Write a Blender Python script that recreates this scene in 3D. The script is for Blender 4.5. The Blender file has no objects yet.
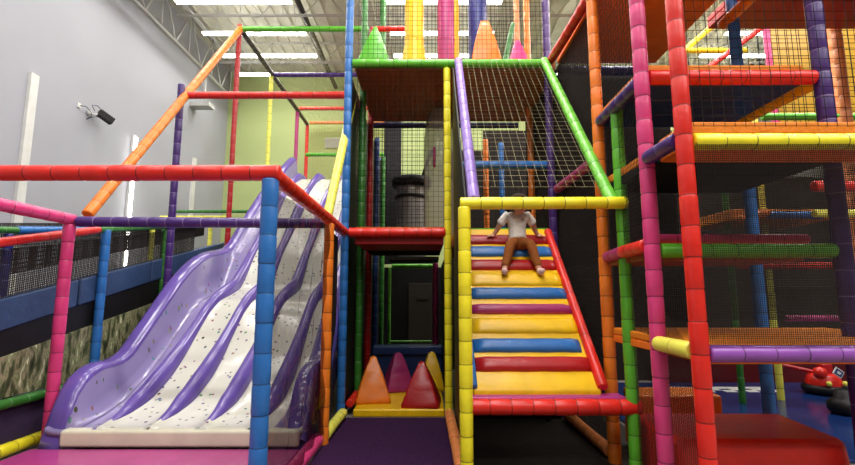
import bpy, bmesh, math, random
from mathutils import Vector, Matrix
random.seed(7)
S = bpy.context.scene
C = S.collection
PI = math.pi

# ------------------------------------------------------------------ materials
def lin(c):
    return tuple(((v/255)/12.92 if v/255 <= .04045 else ((v/255+.055)/1.055)**2.4) for v in c)+(1,)

def newmat(name):
    m = bpy.data.materials.new(name); m.use_nodes = True
    nt = m.node_tree
    return m, nt, nt.nodes['Principled BSDF']

def vinyl(name, rgb, rough=.34, bump=.25, scale=9, spec=.5, var=.06, metal=0):
    m, nt, b = newmat(name)
    tc = nt.nodes.new('ShaderNodeTexCoord')
    n = nt.nodes.new('ShaderNodeTexNoise'); n.inputs['Scale'].default_value = scale
    n.inputs['Detail'].default_value = 3
    nt.links.new(tc.outputs['Object'], n.inputs['Vector'])
    mx = nt.nodes.new('ShaderNodeMixRGB'); mx.blend_type = 'MULTIPLY'
    mx.inputs['Color1'].default_value = lin(rgb)
    rp = nt.nodes.new('ShaderNodeValToRGB')
    rp.color_ramp.elements[0].position = .35; rp.color_ramp.elements[1].position = .65
    k = 1-var*2
    rp.color_ramp.elements[0].color = (k, k, k, 1); rp.color_ramp.elements[1].color = (1, 1, 1, 1)
    mx.inputs['Fac'].default_value = 1
    nt.links.new(n.outputs['Fac'], rp.inputs['Fac']); nt.links.new(rp.outputs['Color'], mx.inputs['Color2'])
    nt.links.new(mx.outputs['Color'], b.inputs['Base Color'])
    bp = nt.nodes.new('ShaderNodeBump'); bp.inputs['Strength'].default_value = bump
    bp.inputs['Distance'].default_value = .02
    nt.links.new(n.outputs['Fac'], bp.inputs['Height']); nt.links.new(bp.outputs['Normal'], b.inputs['Normal'])
    b.inputs['Roughness'].default_value = rough
    b.inputs['Specular IOR Level'].default_value = spec
    b.inputs['Metallic'].default_value = metal
    return m

COL = {
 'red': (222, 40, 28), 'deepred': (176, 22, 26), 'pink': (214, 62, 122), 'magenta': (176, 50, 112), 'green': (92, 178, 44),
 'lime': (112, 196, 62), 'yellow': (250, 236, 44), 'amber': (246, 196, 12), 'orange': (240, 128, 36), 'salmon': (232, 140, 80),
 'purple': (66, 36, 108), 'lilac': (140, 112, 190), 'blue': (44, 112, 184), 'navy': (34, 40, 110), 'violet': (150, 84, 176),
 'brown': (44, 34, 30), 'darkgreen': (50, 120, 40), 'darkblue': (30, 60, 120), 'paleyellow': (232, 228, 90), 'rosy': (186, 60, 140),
}
M = {k: vinyl('vinyl_'+k, v) for k, v in COL.items()}
SEAM = {k: vinyl('seam_'+k, tuple(int(c*.58) for c in v) if sum(v) > 270 else tuple(int(c*.6+90) for c in v), .5, 0) for k, v in COL.items()}
M['brownboard'] = vinyl('brown_board', (146, 84, 44), .5, .3, 6, .3)
M['dimyellow'] = vinyl('ochre_vinyl', (196, 150, 40))
M['darkbrown'] = vinyl('dark_brown_cloth', (40, 34, 30), .7, .2, 4, .2)
M['black'] = vinyl('black_vinyl', (20, 19, 20), .5, .2, 4, .3)
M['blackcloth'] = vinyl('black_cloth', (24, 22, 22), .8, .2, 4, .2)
M['net_black'] = vinyl('black_cord', (26, 25, 24), .8, 0, 4, .2)
M['net_light'] = vinyl('pale_cord', (196, 190, 150), .7, 0, 4, .2)
M['net_yellow'] = vinyl('yellow_cord', (204, 206, 90), .7, 0, 4, .2)
M['scrim'] = vinyl('dark_mesh_cord', (48, 43, 40), .85, 0, 4, .1)
M['cream'] = vinyl('cream_vinyl', (226, 222, 196), .45, .1, 5)
M['dullred'] = vinyl('dull_red_vinyl', (84, 14, 16))
M['orangemat'] = vinyl('orange_mat', (226, 130, 30), .6, .5, 30, .3)
M['orangeboard'] = vinyl('orange_board', (238, 120, 30), .5, .3, 6, .3)
M['carpet'] = vinyl('purple_carpet', (58, 30, 66), .95, .8, 60, .1, .2)
M['pinkmat'] = vinyl('pink_mat', (172, 62, 128), .2, .15, 5)
M['slidepurple'] = vinyl('slide_purple', (104, 82, 162), .16, .08, 3, .6)
M['steel'] = vinyl('brushed_steel', (190, 190, 186), .22, .05, 4, .6, .03, .35)
M['galv'] = vinyl('painted_steel', (190, 190, 186), .45, .05, 6, .4)
M['ceiling'] = vinyl('ceiling_deck', (206, 204, 188), .7, .6, 1.6, .2, .12)
M['white'] = vinyl('white_plastic', (222, 222, 216), .4, .05, 6)
M['bluefloor'] = vinyl('blue_floor', (24, 48, 100), .16, .1, 3)
M['floorgrey'] = vinyl('floor_grey', (128, 120, 112), .7, .2, 12, .2)
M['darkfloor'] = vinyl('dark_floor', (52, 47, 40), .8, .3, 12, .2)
M['bluemesh'] = vinyl('blue_side', (46, 70, 108), .5, .3, 14)
M['violetpanel'] = vinyl('violet_panel', (62, 48, 78), .7, .2, 8, .2)
M['skin'] = vinyl('skin', (214, 158, 130), .5, .05, 20, .3, .02)
M['shirt'] = vinyl('shirt_cotton', (252, 246, 234), .85, .5, 26, .1, .05)
M['trousers'] = vinyl('trouser_cotton', (150, 88, 44), .85, .5, 26, .1, .06)
M['socks'] = vinyl('sock_cotton', (226, 190, 184), .85, .3, 40, .1, .03)
M['hair'] = vinyl('hair', (62, 42, 28), .6, .8, 70, .3, .15)
M['lips'] = vinyl('lips', (170, 84, 80), .5, .05, 20, .3, .02)
M['shirtprint'] = vinyl('shirt_print', (182, 150, 132), .8, .05, 20, .1, .02)

def wallmat(name, rgb):
    return vinyl(name, rgb, .75, .05, 1.2, .25, .015)
M['wallgrey'] = wallmat('grey_wall_paint', (168, 169, 176))
M['wallgreen'] = wallmat('green_wall_paint', (176, 190, 128))
M['walldark'] = wallmat('dark_wall_paint', (96, 94, 90))

def slidebed(name, rgb):
    m, nt, b = newmat(name)
    tc = nt.nodes.new('ShaderNodeTexCoord')
    v = nt.nodes.new('ShaderNodeTexVoronoi'); v.inputs['Scale'].default_value = 12.5
    mp = nt.nodes.new('ShaderNodeMapping'); mp.inputs['Scale'].default_value = (1, 1.0, .45)
    nt.links.new(tc.outputs['Object'], mp.inputs['Vector']); nt.links.new(mp.outputs['Vector'], v.inputs['Vector'])
    lt = nt.nodes.new('ShaderNodeMath'); lt.operation = 'LESS_THAN'; lt.inputs[1].default_value = .2
    nt.links.new(v.outputs['Distance'], lt.inputs[0])
    hs = nt.nodes.new('ShaderNodeHueSaturation'); hs.inputs['Saturation'].default_value = .8; hs.inputs['Value'].default_value = .28
    nt.links.new(v.outputs['Color'], hs.inputs['Color'])
    mx = nt.nodes.new('ShaderNodeMixRGB'); mx.inputs['Color1'].default_value = lin(rgb)
    nt.links.new(lt.outputs[0], mx.inputs['Fac']); nt.links.new(hs.outputs['Color'], mx.inputs['Color2'])
    nt.links.new(mx.outputs['Color'], b.inputs['Base Color'])
    b.inputs['Roughness'].default_value = .14
    n = nt.nodes.new('ShaderNodeTexNoise'); n.inputs['Scale'].default_value = 3
    bp = nt.nodes.new('ShaderNodeBump'); bp.inputs['Strength'].default_value = .2; bp.inputs['Distance'].default_value = .02
    nt.links.new(tc.outputs['Object'], n.inputs['Vector']); nt.links.new(n.outputs['Fac'], bp.inputs['Height'])
    nt.links.new(bp.outputs['Normal'], b.inputs['Normal'])
    return m
M['bedwhite'] = slidebed('slide_bed_white', (206, 204, 192))
M['bedlilac'] = slidebed('slide_bed_lilac', (140, 129, 174))

def muralmat():
    m, nt, b = newmat('foliage_print')
    tc = nt.nodes.new('ShaderNodeTexCoord')
    mp = nt.nodes.new('ShaderNodeMapping'); mp.inputs['Rotation'].default_value = (.9, 0, 0); mp.inputs['Scale'].default_value = (1, 3, 1)
    n = nt.nodes.new('ShaderNodeTexNoise'); n.inputs['Scale'].default_value = 5; n.inputs['Detail'].default_value = 6
    nt.links.new(tc.outputs['Object'], mp.inputs['Vector']); nt.links.new(mp.outputs['Vector'], n.inputs['Vector'])
    r = nt.nodes.new('ShaderNodeValToRGB'); e = r.color_ramp.elements
    e[0].position = .3; e[0].color = lin((30, 34, 22)); e[1].position = .72; e[1].color = lin((236, 232, 200))
    for p_, c_ in ((.44, (74, 84, 48)), (.54, (150, 142, 112)), (.6, (96, 112, 62))):
        x = e.new(p_); x.color = lin(c_)
    nt.links.new(n.outputs['Fac'], r.inputs['Fac']); nt.links.new(r.outputs['Color'], b.inputs['Base Color'])
    b.inputs['Roughness'].default_value = .6
    return m
M['mural'] = muralmat()

def emit(name, rgb, s):
    m, nt, b = newmat(name)
    b.inputs['Emission Color'].default_value = lin(rgb); b.inputs['Emission Strength'].default_value = s
    b.inputs['Base Color'].default_value = lin(rgb)
    return m
M['tube'] = emit('fluorescent_tube', (255, 252, 244), 15)
M['screen'] = emit('blue_badge', (40, 110, 190), .5)

def clearfilm():
    m, nt, b = newmat('clear_film')
    out = nt.nodes['Material Output']
    t = nt.nodes.new('ShaderNodeBsdfTransparent'); t.inputs['Color'].default_value = (.36, .35, .34, 1)
    g = nt.nodes.new('ShaderNodeBsdfGlossy'); g.inputs['Roughness'].default_value = .12
    g.inputs['Color'].default_value = (.9, .9, .9, 1)
    tc = nt.nodes.new('ShaderNodeTexCoord')
    n = nt.nodes.new('ShaderNodeTexNoise'); n.inputs['Scale'].default_value = 3.5; n.inputs['Detail'].default_value = 2
    bp = nt.nodes.new('ShaderNodeBump'); bp.inputs['Strength'].default_value = .8; bp.inputs['Distance'].default_value = .06
    nt.links.new(tc.outputs['Object'], n.inputs['Vector']); nt.links.new(n.outputs['Fac'], bp.inputs['Height'])
    nt.links.new(bp.outputs['Normal'], g.inputs['Normal'])
    mx = nt.nodes.new('ShaderNodeMixShader'); mx.inputs['Fac'].default_value = .10
    nt.links.new(t.outputs[0], mx.inputs[1]); nt.links.new(g.outputs[0], mx.inputs[2])
    nt.links.new(mx.outputs[0], out.inputs['Surface'])
    return m
M['film'] = clearfilm()
def acrylic():
    m, nt, b = newmat('grey_acrylic')
    out = nt.nodes['Material Output']
    t = nt.nodes.new('ShaderNodeBsdfTransparent'); t.inputs['Color'].default_value = (.7, .7, .66, 1)
    b.inputs['Base Color'].default_value = lin((190, 186, 176)); b.inputs['Roughness'].default_value = .12
    mx = nt.nodes.new('ShaderNodeMixShader'); mx.inputs['Fac'].default_value = .45
    nt.links.new(t.outputs[0], mx.inputs[1]); nt.links.new(b.outputs[0], mx.inputs[2])
    nt.links.new(mx.outputs[0], out.inputs['Surface'])
    return m
M['acrylic'] = acrylic()

# ------------------------------------------------------------------ mesh helpers
class MB:
    def __init__(s): s.v = []; s.f = []; s.sm = []; s.seams = []
    def add(s, vs, fs, smooth=False):
        o = len(s.v); s.v += [tuple(q) for q in vs]
        for f in fs: s.f.append(tuple(i+o for i in f)); s.sm.append(smooth)
    def box(s, x0, x1, y0, y1, z0, z1):
        s.add([(x, y, z) for z in (z0, z1) for y in (y0, y1) for x in (x0, x1)],
              [(0, 2, 3, 1), (4, 5, 7, 6), (0, 1, 5, 4), (2, 6, 7, 3), (0, 4, 6, 2), (1, 3, 7, 5)])
    def hexa(s, q):   # 8 points: bottom 4 ccw, top 4 ccw
        s.add(q, [(3, 2, 1, 0), (4, 5, 6, 7), (0, 1, 5, 4), (1, 2, 6, 5), (2, 3, 7, 6), (3, 0, 4, 7)])
    def sweep(s, pts, rad, n=12, smooth=True, cap=True):
        pts = [Vector(p) for p in pts]
        if not isinstance(rad, (list, tuple)): rad = [rad]*len(pts)
        d0 = (pts[1]-pts[0]).normalized()
        up = Vector((0, 0, 1)) if abs(d0.z) < .9 else Vector((0, 1, 0))
        u = d0.cross(up).normalized(); vs = []
        for i, p in enumerate(pts):
            a = pts[max(i-1, 0)]; b = pts[min(i+1, len(pts)-1)]
            d = (b-a).normalized()
            u = (u-d*u.dot(d)).normalized(); w = d.cross(u)
            for k in range(n):
                t = 2*PI*k/n
                vs.append(p+(u*math.cos(t)+w*math.sin(t))*rad[i])
        fs = []
        for i in range(len(pts)-1):
            for k in range(n):
                a = i*n+k; b = i*n+(k+1) % n
                fs.append((a, b, b+n, a+n))
        if cap:
            fs.append(tuple(range(n-1, -1, -1))); o = (len(pts)-1)*n
            fs.append(tuple(range(o, o+n)))
        s.add(vs, fs, smooth)
    def lathe(s, prof, cx=0, cy=0, n=28, smooth=True):   # prof [(r,z)]
        vs = [(cx+r*math.cos(2*PI*k/n), cy+r*math.sin(2*PI*k/n), z) for r, z in prof for k in range(n)]
        fs = [(i*n+k, i*n+(k+1) % n, (i+1)*n+(k+1) % n, (i+1)*n+k) for i in range(len(prof)-1) for k in range(n)]
        s.add(vs, fs, smooth)
    def build(s, name, mat, parent=None, bevel=0, loc=None):
        me = bpy.data.meshes.new(name)
        o0 = Vector(loc) if loc is not None else Vector((0, 0, 0))
        me.from_pydata([tuple(Vector(v)-o0) for v in s.v], [], s.f)
        me.polygons.foreach_set('use_smooth', s.sm)
        me.materials.append(mat); me.update()
        if s.seams:
            me.materials.append(SEAM[mat.name[6:]])
            for i in s.seams: me.polygons[i].material_index = 1
        o = bpy.data.objects.new(name, me); C.objects.link(o)
        o.location = o0
        if parent is not None:
            o.parent = parent; o.location = o0-parent.location
            # parent roots are unrotated Empties or meshes at their base
        if bevel:
            b = o.modifiers.new('bevel', 'BEVEL'); b.width = bevel; b.segments = 3; b.limit_method = 'ANGLE'
            for p_ in me.polygons: p_.use_smooth = True
            w = o.modifiers.new('wn', 'WEIGHTED_NORMAL')
        return o

def tag(o, label=None, cat=None, group=None, kind=None):
    if label: o['label'] = label
    if cat: o['category'] = cat
    if group: o['group'] = group
    if kind: o['kind'] = kind
    return o
def empty(name, loc, label, cat, group=None):
    o = bpy.data.objects.new(name, None); C.objects.link(o); o.location = loc; o.empty_display_size = .1
    return tag(o, label, cat, group)
def struct(name, mb, mat, label=None):
    o = mb.build(name, mat); o['kind'] = 'structure'
    if label: o['label'] = label
    return o

def foam(mb, a, b, r, seg=.18, n=14):
    """foam sleeve lengths end to end, each with rounded shoulders and a taped joint"""
    a = Vector(a); b = Vector(b); L = (b-a).length; k = max(1, round(L/seg)); s = L/k; d = (b-a)/L
    pts = []; rad = []; joint = []; f0 = len(mb.f)
    pts.append(a); rad.append(r*.72)
    for i in range(k):
        q = r*(1+random.uniform(-.028, .028))
        for t, f_ in ((.0035, .95), (.014, 1.0), (.5*s, 1.0), (s-.014, 1.0), (s-.0035, .95)):
            pts.append(a+d*(i*s+t)); rad.append(q*f_)
        joint.append(len(pts)-1)
    pts.append(b); rad.append(r*.72)
    mb.sweep(pts, rad, n)
    for j in joint[:-1]: mb.seams += list(range(f0+j*n, f0+(j+1)*n))

def post(label, x, y, z0, z1, col, r=.056, group='foam padded upright posts'):
    mb = MB(); foam(mb, (x, y, z0), (x, y, z1), r)
    return tag(mb.build('padded_post', M[col], loc=(x, y, z0)), label, 'post', group)
def rail(label, a, b, col, r=.054, group='foam padded rails', name='padded_rail', cat='rail'):
    mb = MB(); foam(mb, a, b, r)
    return tag(mb.build(name, M[col], loc=a), label, cat, group)

def net(label, q, cell=.06, w=.0022, mat='net_black', name='safety_net', cat='net', sag=0, group='knotted safety nets'):
    """real cords: q = four corners a b c d in order"""
    a, b, c, d = [Vector(p) for p in q]
    nrm = (b-a).cross(d-a).normalized()
    lu = max((b-a).length, (c-d).length); lv = max((d-a).length, (c-b).length)
    nu = max(1, round(lu/cell)); nv = max(1, round(lv/cell))
    mb = MB()
    def P(u, v):
        p = (a*(1-u)+b*u)*(1-v)+(d*(1-u)+c*u)*v
        if sag: p = p+nrm*sag*math.sin(PI*u)*math.sin(PI*v)
        return p
    st = 4 if sag else 1
    for i in range(nu+1):
        u = min(1, max(0, i/nu+random.uniform(-.1, .1)/nu))
        mb.sweep([P(u, k/st) for k in range(st+1)], w, 3, False, False)
    for j in range(nv+1):
        v = min(1, max(0, j/nv+random.uniform(-.1, .1)/nv))
        mb.sweep([P(k/st, v) for k in range(st+1)], w, 3, False, False)
    return tag(mb.build(name, M[mat], loc=a), label, cat, group)
def scrim(label, q, cell=.03, w=.0045):
    return net(label, q, cell, w, 'scrim', 'mesh_screen', 'mesh screen', group='fine dark mesh screens')

def panel(label, pts, off, mat, name='vinyl_panel', cat='panel', group=None):
    """thick sheet from polygon pts extruded by vector off"""
    n = len(pts); off = Vector(off)
    vs = [Vector(p) for p in pts]+[Vector(p)+off for p in pts]
    mb = MB(); mb.add(vs, [tuple(range(n)), tuple(range(2*n-1, n-1, -1))]+[(i, i+n, (i+1) % n+n, (i+1) % n) for i in range(n)])
    return tag(mb.build(name, M[mat], loc=pts[0]), label, cat, group)

# ------------------------------------------------------------------ room
XL, XR, YB, YF, ZC = -6.0, 9.5, 13.4, -5.0, 8.15
mb = MB(); mb.box(XL-.2, XR+.2, YF-.2, YB+.2, -.2, 0); struct('floor', mb, M['floorgrey'])
mb = MB(); mb.box(XL-.2, XR+.2, YF-.2, YB+.2, ZC, ZC+.15)
x = XL+.2
while x < XR: mb.box(x, x+.03, YF, YB, ZC-.06, ZC); x += .3      # ribs of the roof deck
struct('ceiling', mb, M['ceiling'])
mb = MB(); mb.box(XL-.2, XL, YF, YB, 0, ZC); struct('wall_left', mb, M['wallgrey'])
mb = MB(); mb.box(XL, XR, YB, YB+.2, 0, ZC); struct('wall_back', mb, M['wallgreen'])
mb = MB(); mb.box(XR, XR+.2, YF, YB, 0, ZC); struct('wall_right', mb, M['walldark'])
mb = MB(); mb.box(XL, XR, YF-.2, YF, 0, ZC); struct('wall_front', mb, M['walldark'])
for i, y in enumerate((6.7, 9.15, 11.6)):
    mb = MB(); mb.box(XL, XL+.05, y-.07, y+.07, 0, 4.75 if i == 0 else (4.1 if i == 1 else 4.9))
    if i == 1: continue
    struct('trim_%d' % (i+1), mb, M['white'])

# roof trusses (open web joists)
def joist(label, a, b, h, bay, r=.035):
    a = Vector(a); b = Vector(b); L = (b-a).length; n = round(L/bay); d = (b-a)/n
    t = empty('roof_truss', a, label, 'roof truss', 'open web roof trusses')
    s = Vector((-(b-a).y, (b-a).x, 0)).normalized()*.03
    for nm, z in (('bottom_chord', 0), ('top_chord', h)):
        m_ = MB()
        for k in (-1, 1): m_.sweep([a+s*k+Vector((0, 0, z)), b+s*k+Vector((0, 0, z))], r*.8, 4, False)
        m_.build(nm, M['galv'], t)
    m_ = MB()
    for i in range(n):
        p0 = a+d*i; p1 = a+d*(i+.5)+Vector((0, 0, h)); p2 = a+d*(i+1)
        m_.sweep([p0, p1], r*.5, 5, True); m_.sweep([p1, p2], r*.5, 5, True)
        m_.sweep([a+d*(i+.5), p1], r*.4, 5, True)
    o = m_.build('web', M['galv'], t)
joist('deep pale steel roof truss running along the top of the grey wall', (-5.62, 4, 7.02), (-5.62, 13.2, 7.02), 1.05, 1.15, .036)
for i, (y, lab) in enumerate(((7.6, 'slender roof truss crossing the ceiling nearest the viewer'), (9.5, 'slender roof truss crossing the ceiling above the slide frame'),
                              (11.6, 'slender roof truss crossing the ceiling farthest back'))):
    joist(lab, (-5.5, y, 7.5), (9.3, y, 7.5), .55, .9, .02)
# dark pipe under the ceiling
mb = MB(); mb.sweep([(-2.75, 7.4, 7.6), (-2.75, 13.3, 7.6)], .06, 10)
tag(mb.build('ceiling_pipe', M['brown'], loc=(-2.75, 7.4, 7.6)), 'dark pipe running under the ceiling towards the green wall', 'pipe')
mb = MB(); mb.sweep([(4.6, 7.4, 7.8), (4.6, 13.3, 7.8)], .05, 10)
tag(mb.build('ceiling_pipe', M['galv'], loc=(4.6, 7.4, 7.8)), 'pale pipe under the ceiling above the right-hand tower', 'pipe')

# ceiling fluorescent fixtures
def lamp(x, y, z, label):
    t = empty('ceiling_light', (x, y, z), label, 'ceiling light', 'long ceiling tube lights')
    m_ = MB(); m_.box(x-1.2, x+1.2, y-.025, y+.025, z+.02, z+.05); m_.build('housing', M['white'], t)
    m_ = MB(); m_.sweep([(x-1.19, y-.035, z), (x+1.19, y-.035, z)], .026, 8); m_.sweep([(x-1.19, y+.035, z), (x+1.19, y+.035, z)], .026, 8)
    m_.build('tube', M['tube'], t)
    for sx in (-1, 1):
        m_ = MB(); m_.sweep([(x+sx*.9, y, z+.08), (x+sx*.9, y, ZC)], .006, 5); m_.build('hanger', M['galv'], t)
colname = {-4.0: 'above the slide', .34: 'above the middle bay', 4.67: 'above the right-hand tower', 8.0: 'at the far right'}
rown = ['nearest of its row', 'second of its row', 'third of its row', 'farthest of its row']
for cx in (-4.0, .34, 4.67, 8.0):
    for j, y in enumerate((8.9, 10.08, 11.1, 12.1)):
        lamp(cx if cx < 8 else 8.1, y, 7.42, 'long white ceiling tube light %s, %s' % (colname[cx], rown[j]))
def area(x, y, z, sx, sy, e, rot=(0, 0, 0), col=(1, .98, .95)):
    l = bpy.data.lights.new('ceiling_lamp', 'AREA'); l.shape = 'RECTANGLE'; l.size = sx; l.size_y = sy; l.energy = e; l.color = col
    o = bpy.data.objects.new('ceiling_lamp', l); C.objects.link(o); o.location = (x, y, z); o.rotation_euler = rot
for cx in (-4.0, .34, 4.67, 8.0):
    for y in (-3.5, -1.2, 1.0, 3.2, 5.4, 7.4): area(cx, y, 7.38, 2.4, .3, 66 if cx < -3 else (130 if cx < 5 else 92))
    for y in (9.5, 11.6): area(cx, y, 7.36, 2.4, .3, 45 if cx < -3 else 62)
# tall vertical tube light on the grey wall
t = empty('wall_light', (-5.97, 9.15, 1.9), 'tall glowing white vertical tube light on the grey wall', 'wall light')
m_ = MB(); m_.box(-6, -5.95, 9.11, 9.19, 1.9, 4.65); m_.build('housing', M['white'], t)
m_ = MB(); m_.sweep([(-5.93, 9.15, 1.95), (-5.93, 9.15, 4.6)], .028, 10); m_.build('tube', M['tube'], t)
# wall device
DZ, DY = .95, -.35
t = empty('wall_camera', (-6, 7.75+DY, 3.55+DZ), 'black box-shaped camera with looped cables on the grey wall', 'camera')
def dv(*pts): return [(x_, y_+DY, z_+DZ) for x_, y_, z_ in pts]
m_ = MB(); m_.box(-6, -5.96, 7.28+DY, 7.42+DY, 3.5+DZ, 3.66+DZ); m_.build('wall_plate', M['white'], t)
m_ = MB(); m_.sweep(dv((-5.98, 7.8, 3.45), (-5.8, 7.85, 3.45), (-5.7, 7.95, 3.5)), .035, 8)
m_.sweep(dv((-5.98, 7.8, 3.5), (-5.9, 7.8, 3.5)), .09, 12); m_.build('bracket', M['white'], t)
m_ = MB(); m_.box(-.1, .1, -.26, .26, -.12, .12)
for k in range(7): m_.box(-.115, .115, -.22+k*.07, -.2+k*.07, -.135, .135)
o = m_.build('body', M['black'], t, bevel=.01); o.location = Vector((-5.6, 8.15+DY, 3.47+DZ))-t.location; o.rotation_euler = (math.radians(-24), 0, math.radians(-30))
m_ = MB(); m_.sweep(dv((-5.97, 7.36, 3.58), (-5.88, 7.55, 3.62), (-5.84, 7.75, 3.5), (-5.85, 7.8, 3.36), (-5.9, 7.66, 3.22), (-5.88, 7.6, 3.18), (-5.82, 7.8, 3.34), (-5.7, 7.95, 3.4)), .012, 6)
m_.sweep(dv((-5.75, 7.8, 3.56), (-5.78, 7.68, 3.72), (-5.72, 7.85, 3.78), (-5.62, 8.0, 3.64)), .012, 6); m_.build('cable', M['black'], t)
t.location = (-6, 7.85, 4.64); t.scale = (.5, .5, .5)
# heater on the left wall beneath the truss and sign plate on green wall
m_ = MB(); m_.box(-6, -5.5, 11.2, 11.5, 6.15, 6.25); m_.box(-5.72, -5.68, 11.33, 11.37, 6.25, 6.97)
tag(m_.build('wall_shelf_unit', M['galv'], loc=(-5.9, 11.3, 6.2)), 'small grey hanging unit under the truss near the wall corner', 'hanging unit')
m_ = MB(); m_.box(-3.05, -2.6, YB-.05, YB, 5.75, 6.05)
for k in range(5): m_.box(-3.02, -2.63, YB-.065, YB-.05, 5.78+k*.055, 5.8+k*.055)
tag(m_.build('wall_vent', M['galv'], loc=(-2.8, YB, 5.9)), 'grey slatted vent high on the green back wall', 'vent')

# ------------------------------------------------------------------ left: slide enclosure frame
post('blue foam padded post nearest the viewer, in front of the slide', -1.0, 2.9, 0, 2.16, 'blue', .054)
rail('long red foam rail in front, running left from the near blue post', (-4.7, 2.9, 2.2), (-.94, 2.9, 2.2), 'red', .051)
rail('red foam rail running back from the near blue post to the middle deck', (-1.0, 2.95, 2.2), (-1.02, 5.64, 2.19), 'red', .056)
post('orange foam post between the slide and the purple carpet', -1.0, 4.7, 0, 2.15, 'orange', .05)
post('bright pink foam post at the left corner of the slide landing', -3.54, 4.56, 0, 2.12, 'pink', .054)
rail('pink foam rail running forward from the pink corner post', (-3.54, 1.9, 2.17), (-3.54, 4.6, 2.17), 'pink', .056)
rail('purple foam rail crossing over the foot of the slide', (-3.48, 4.58, 2.15), (-1.05, 4.7, 2.15), 'purple', .052)
rail('long orange foam rail climbing steeply to the left of the slide', (-3.48, 4.7, 2.24), (-3.48, 8.12, 6.36), 'orange', .058)
rail('yellow foam rail climbing at the right edge of the slide', (-1.04, 4.78, 2.24), (-1.06, 6.35, 4.22), 'paleyellow', .052)
post('tall blue foam post at the left corner of the middle decks', -1.02, 5.7, 0, 6.6, 'blue', .05)
post('dark purple foam post outside the left edge of the slide', -3.53, 6.35, 0, 4.42, 'purple', .048)
rail('red foam rail high across the slide, reaching the dark purple post', (-3.5, 6.4, 4.28), (-1.08, 6.4, 4.28), 'red', .052)
post('slim red foam post under the peak of the slide frame', -3.5, 8.1, 0, 6.42, 'deepred', .045)
rail('green foam rail high above the slide at the frame peak', (-3.44, 8.1, 6.33), (-1.1, 8.1, 6.33), 'green', .052)
rail('black foam rail running back from the peak of the slide frame', (-3.47, 8.2, 6.32), (-3.5, 13.0, 6.34), 'brown', .05)
post('slim yellow foam post behind the red one under the frame peak', -3.5, 9.9, 0, 6.3, 'paleyellow', .045)
rail('purple foam rail high behind the green peak rail', (-3.44, 9.9, 6.32), (-1.1, 9.9, 6.32), 'purple', .05)
post('magenta foam post far back beside the slide top', -3.5, 12.0, 0, 6.36, 'magenta', .05)
rail('thin red foam rail far back above the slide top', (-3.45, 12.0, 6.4), (-1.1, 12.0, 6.4), 'red', .05)
post('red foam post at the far back corner above the slide', -3.5, 13.05, 0, 6.36, 'red', .05)
rail('thin orange-red foam rail farthest back above the slide', (-3.44, 13.05, 6.4), (-1.1, 13.05, 6.4), 'salmon', .05)
rail('short green foam rail across the back of the slide top', (-3.4, 12.6, 5.3), (-1.2, 12.6, 5.3), 'green', .05)
net('pale net roof stretched over the slide frame', [(-3.45, 8.2, 6.36), (-1.1, 8.2, 6.36), (-1.1, 12.95, 6.36), (-3.45, 12.95, 6.36)], .14, .0035, 'net_light')
net('yellow-green net closing the back of the slide top', [(-3.42, 13.0, 4.0), (-1.1, 13.0, 4.0), (-1.1, 13.0, 6.35), (-3.42, 13.0, 6.35)], .08, .004, 'net_yellow')

# ------------------------------------------------------------------ wave slide
def interp(prof, y):
    for (y0, z0), (y1, z1) in zip(prof, prof[1:]):
        if y0 <= y <= y1: return z0+(z1-z0)*(y-y0)/(y1-y0)
    return prof[0][1] if y < prof[0][0] else prof[-1][1]
def smoothp(prof, n=90):
    a, b = prof[0][0], prof[-1][0]
    xs = [a+(b-a)*i/n for i in range(n+1)]
    return [(x, sum(interp(prof, min(b, max(a, x+d))) for d in (-.05, -.025, 0, .025, .05))/5) for x in xs]
bedp = [(4.36, .22), (4.75, .27), (5.05, .35), (5.4, .52), (5.7, .72), (6.1, 1.04), (6.3, 1.2), (6.55, 1.34), (6.9, 1.43), (7.2, 1.52), (7.45, 1.73), (7.8, 2.08), (8.1, 2.33), (8.6, 2.76), (9.4, 3.48), (10.0, 3.86), (10.4, 4.05), (10.8, 4.1)]
rimp = [(4.36, .09), (4.42, .33), (4.53, .57), (4.66, .69), (4.83, .75), (5.1, .75), (5.3, .80), (5.6, 1.06), (5.9, 1.33), (6.2, 1.6), (6.5, 1.82), (6.8, 1.98), (7.1, 2.08), (7.45, 2.14), (7.75, 2.2), (8.0, 2.33), (8.3, 2.6), (8.7, 2.95), (9.3, 3.46), (10, 3.95), (10.6, 4.4), (11.3, 4.85)]
sl = empty('wave_slide', (-2.25, 4.4, 0), 'wide purple and white five-lane wavy slide with coloured flecks', 'slide')
bs = smoothp(bedp); rs = smoothp(rimp, 80)
X0, X1 = -3.42, -1.12; nl = 5; lw = (X1-X0)/nl
for k in range(nl):
    xa = X0+k*lw; xb = xa+lw; m_ = MB(); cols = 8
    vs = []; fs = []
    for (y, z) in bs:
        for c in range(cols+1):
            u = c/cols; vs.append((xa+(xb-xa)*u, y, z+.03*(2*u-1)**4))
    for i in range(len(bs)-1):
        for c in range(cols):
            a = i*(cols+1)+c; fs.append((a, a+1, a+cols+2, a+cols+1))
    o_ = len(vs)
    vs += [(x_, y, z-.05) for (x_, y, z) in vs]
    fs2 = [tuple(i+o_ for i in reversed(f)) for f in fs]
    # front lip face
    for c in range(cols): fs2.append((c, c+o_, c+1+o_, c+1))
    m_.add(vs, fs+fs2, True)
    o = m_.build('lane', M['bedlilac'] if k == 0 else M['bedwhite'], sl)
    if k == 0: o['label'] = 'lilac lane'
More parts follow.
